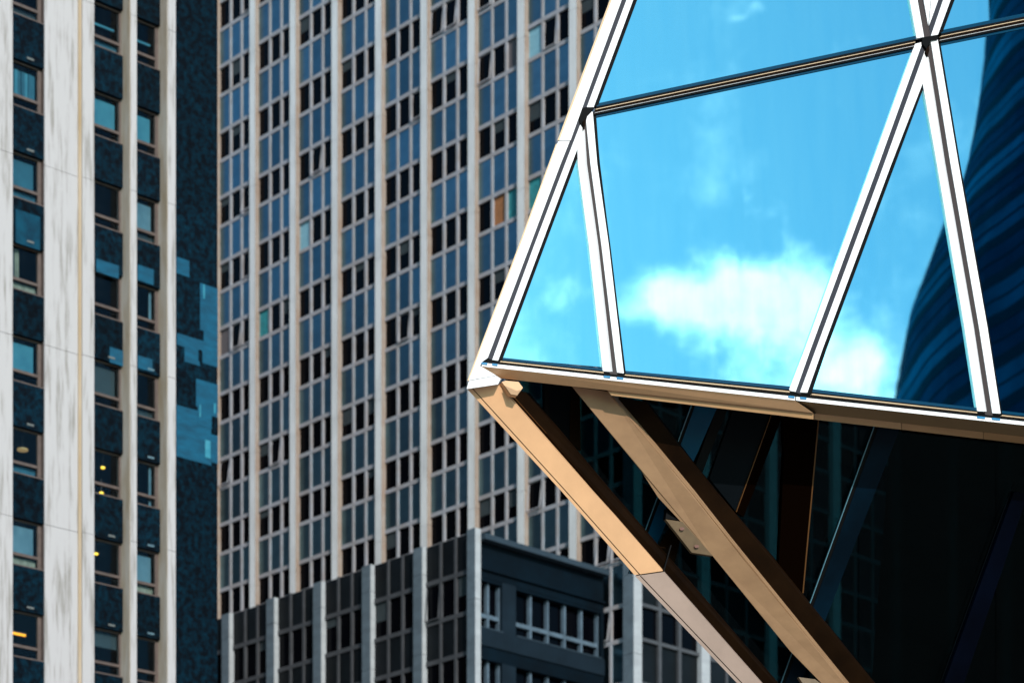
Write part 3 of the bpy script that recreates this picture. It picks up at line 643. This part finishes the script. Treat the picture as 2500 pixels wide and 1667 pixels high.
SS = [(1493, 969), (1540, 975), (1576, 979), (1746, 1200), (1885, 1360), (2058, 1573), (2190, 1735), (2125, 1735), (2061, 1667), (1861, 1422), (1687, 1200)]
prism('strut_side', SS, [q_(v)-.25 for u, v in SS], .6, 'bronze')  # shade of this side put into its colour as well
def arris(pts, wd, k, m):
    for j in range(k):
        poly = [(u+wd*j/k, v-wd*j/k*.3) for u, v in pts]+[(u+wd*(j+1)/k, v-wd*(j+1)/k*.3) for u, v in reversed(pts)]
        n_ = len(pts); d0, d1 = -.02*j*j-.0, -.02*(j+1)**2
        prism('rounded_edge', poly, [q_(v)+.01+d0 for u, v in pts]+[q_(v)+.01+d1 for u, v in reversed(pts)], .05, m)
arris([(1493, 969), (1687, 1200), (1861, 1422), (2061, 1667), (2120, 1740)], 15, 5, 'tan_rough')
# gusset plates
gp = prism('gusset_plate', [(1625, 1267), (1666, 1273), (1740, 1356), (1689, 1348)], [q_(v)+.02 for v in (1267, 1273, 1356, 1348)], .06, 'plate_tan')
for (u, v) in ((1665, 1290), (1701, 1333)):
    prism('bolt', [(u+6*math.cos(a), v+4*math.sin(a)) for a in [i*math.pi/4 for i in range(8)]], q_(v)+.04, .05, 'screw', gp)
prism('gusset_plate', [(1628, 1239), (1640, 1236), (1666, 1270), (1625, 1265)], -1.35, .1, 'black')
prism('gusset_plate', [(1610, 1330), (1646, 1268), (1668, 1290), (1640, 1400), (1625, 1395)], -1.95, .1, 'bronze')
hx = [(1225, 932), (1235, 929), (1266, 932), (1276.5, 946), (1263, 965), (1247, 962)]
prism('bracket', hx, -.03, .1, 'tan'); prism('bracket', [(1232, 941), (1262, 954), (1272, 951), (1263, 965), (1247, 962)], .0, .03, 'tan_lip')
prism('gusset_plate', [(1950, 1652), (1990, 1657), (2010, 1672), (1975, 1690)], -2.2, .06, 'plate_tan')
# --- the dark glass wall behind the struts
pA, pB, pC = up(1230, 925, -1.2), up(2600, 1095, -1.2), up(1900, 1750, -3.4)
un = (pB-pA).cross(pC-pA).normalized(); un = un if un.y < 0 else -un
UP = (un, un.dot(pA-CAM))
def uprism(nm, poly, off, th, m, parent=None): return prism(nm, poly, off, th, m, parent, plane=UP)
def sx(y): return 1284+(y-958)*(1895-1284)/(1667-958)
for (ua, ub) in ((None, 1400), (1400, 1750), (1750, 2095), (2095, 2430), (2430, 3150)):
    def tp(u): return (u, bo(u)-4)
    if ua is None: poly = [(1232, 922), tp(1400), (1400, 1100), (1375, 1085)]; poly = [(1232, 922), tp(1400), (1400, 1190)]
    else:
        poly = [tp(ua+2), tp(ub)]
        bl_y = lambda u: 945+(u-1180)*1.105 if u < 1940 else 1790
        poly += [(ub, min(1790, bl_y(ub))), (ua+2, min(1790, bl_y(ua)))]
    uprism('dark_glass_pane', poly, 0, .03, 'dark_glass')
uprism('shade_pane', [(2180, 1010), (3150, 1085), (3150, 1790), (2120, 1790)], -1.6, .03, 'shade_glass')  # pane added to double the darkness at the right
# things just inside it: fins, posts, panels
def slant(nm, x0, y0, y1, sl_, wt, wb, off, m, th=.08): uprism(nm, [(x0, y0), (x0+wt, y0+wt*.11), (x0+sl_*(y1-y0)+wb, y1), (x0+sl_*(y1-y0), y1)], off, th, m)
slant('fin_edge', 1691, 980, 1400, -.369, 1.7, 1.7, .10, 'fin_edge', .02); slant('fin_web', 1692.7, 980, 1400, -.369, 8, 10, .08, 'black'); slant('glass_fin', 1701, 980, 1400, -.369, 54, 26, .09, 'fin_blue'); slant('fin_web', 1754, 985, 1330, -.369, 26, 18, .07, 'black')
slant('fin_edge', 2136, 1035, 1790, -.363, 1.5, 1.5, .10, 'fin_edge', .02); slant('fin_web', 2137.6, 1035, 1790, -.363, 10, 9, .08, 'black'); slant('glass_fin', 2147, 1035, 1790, -.363, 52, 34, .09, 'fin_mid')
slant('fin_edge', 2474, 1180, 1790, -.366, 1.0, 1.0, .10, 'slate', .02); slant('glass_fin', 2476, 1200, 1790, -.366, 34, 52, .09, 'fin_navy')
uprism('post', [(1341, 930), (1394, 938), (1394, 1080), (1341, 1022)], .05, .1, 'slate'); uprism('post', [(1330, 928), (1341, 930), (1341, 1022), (1330, 1010)], .06, .1, 'black')
uprism('post', [(1394, 938), (1415, 942), (1418, 1100), (1391, 1078)], .07, .1, 'bronze')
uprism('slate_panel', [(1790, 1000), (1885, 1010), (1797, 1249), (1732, 1168)], .03, .1, 'slate')
uprism('inner_strut', [(1885, 1008), (1911, 1012), (1850, 1174), (1815, 1262), (1797, 1249)], .06, .1, 'bronze_deep'); uprism('inner_strut_edge', [(1884, 1008), (1886, 1008), (1799, 1249), (1797, 1249)], .065, .02, 'brown_line')
uprism('dark_panel', [(1911, 1012), (1999, 1022), (1960, 1447), (1900, 1400), (1915, 1100)], .05, .1, 'bronze_deep'); uprism('inner_strut_edge', [(1997.5, 1022), (2000.5, 1022), (1962, 1447), (1959, 1447)], .06, .02, 'brown_line')
# --- interior behind the coated panes: slab edge, back wall and a few pale ceiling beams, faintly seen
prism('back_wall', [ex((1590, 0), (1490, 262)), (1590, 0), (1260, 862), (3150, 1020), (3150, TOPY)], -2.6, .2, 'core')
for (p, q, wd) in (((1560, 425), (2130, 310), 5), ((1800, 655), (2050, 610), 3), ((1560, 880), (1920, 910), 5), ((1745, 780), (1735, 890), 3), ((1520, 330), (2190, 205), 4)):
    prism('ceiling_beam', [p, q, (q[0]+.1, q[1]+wd), (p[0]+.1, p[1]+wd)], -.9, .1, 'interior')
for dx in (0, 730): prism('chair_back', [(1335+dx, 842+dx*.1), (1398+dx, 846+dx*.1), (1422+dx, 878+dx*.1), (1310+dx, 868+dx*.1)], -.5, .05, 'interior')

# ------------------------------------------------------------------ out of view: the mirrored curved tower, and a slab added to darken spandrel reflections
def mir(u, v, dist):    # the real place of a point that the facade mirrors at this pixel
    p = CAM+ray(u, v)*dist; d = GN.dot(p-CAM)-GC; return p-2*d*GN
TD = 210.
mc = mir(2860, 500, TD)
RT = thing('curved_glass_tower', (mc.x, mc.y, 0), 0, 'curved dark blue glass tower seen only as a reflection in the right hand panes', 'building')
cz = lambda v: mir(2860, v, TD).z
def rad(z):
    z0, z1 = cz(960), cz(0); t = (z-z0)/(z1-z0); s = TD/F
    K = [(-3, 760), (0, 722), (.35, 620), (.5, 532), (.7, 455), (1, 385), (3, 350)]
    for (a, ra), (b, rb) in zip(K, K[1:]):
        if t <= b: return s*(ra+(rb-ra)*(max(t, -3)-a)/(b-a))
    return s*380
_rad = rad
def rad(z): return sum(_rad(z+q) for q in (-6, -4, -2, 0, 2, 4, 6))/7
def ringwall(nm, z0, z1, dr, m, parent=RT, n=72):
    vs = []; 
    for z in (z0, z1):
        for i in range(n): a = 2*math.pi*i/n; r_ = rad(z)+dr; vs.append((r_*math.cos(a), r_*math.sin(a), z))
    fs = [(i, (i+1) % n, n+(i+1) % n, n+i) for i in range(n)]+[tuple(range(n))[::-1], tuple(range(n, 2*n))]
    return meshobj(nm, vs, fs, MT[m], parent)
z = 0.; i = 0
while z < cz(-330)+10:
    ringwall('glass_storey', z, z+2.7, 0, 'far_glass2' if i % 2 else 'far_glass'); ringwall('glazing_rail', z+1.2, z+1.38, .04, 'far_band'); ringwall('floor_band', z+2.7, z+3.7, .05, 'far_band'); z += 3.7; i += 1
OB = thing('unseen_office_slab', (-95, 110, 0), math.pi/2, 'unseen office slab far left, added to dull the spandrel reflections', 'building')  # unseen slab, placed and sized so low spandrels mirror something dull
fo = Face(OB)
fo.box('wall', -70, 60, 0, 86, -20, 0, 'opp')
for k in range(23): fo.box('window_band', -70, 60, 3.6*k+1, 3.6*k+2.8, -.1, .04, 'opp2')
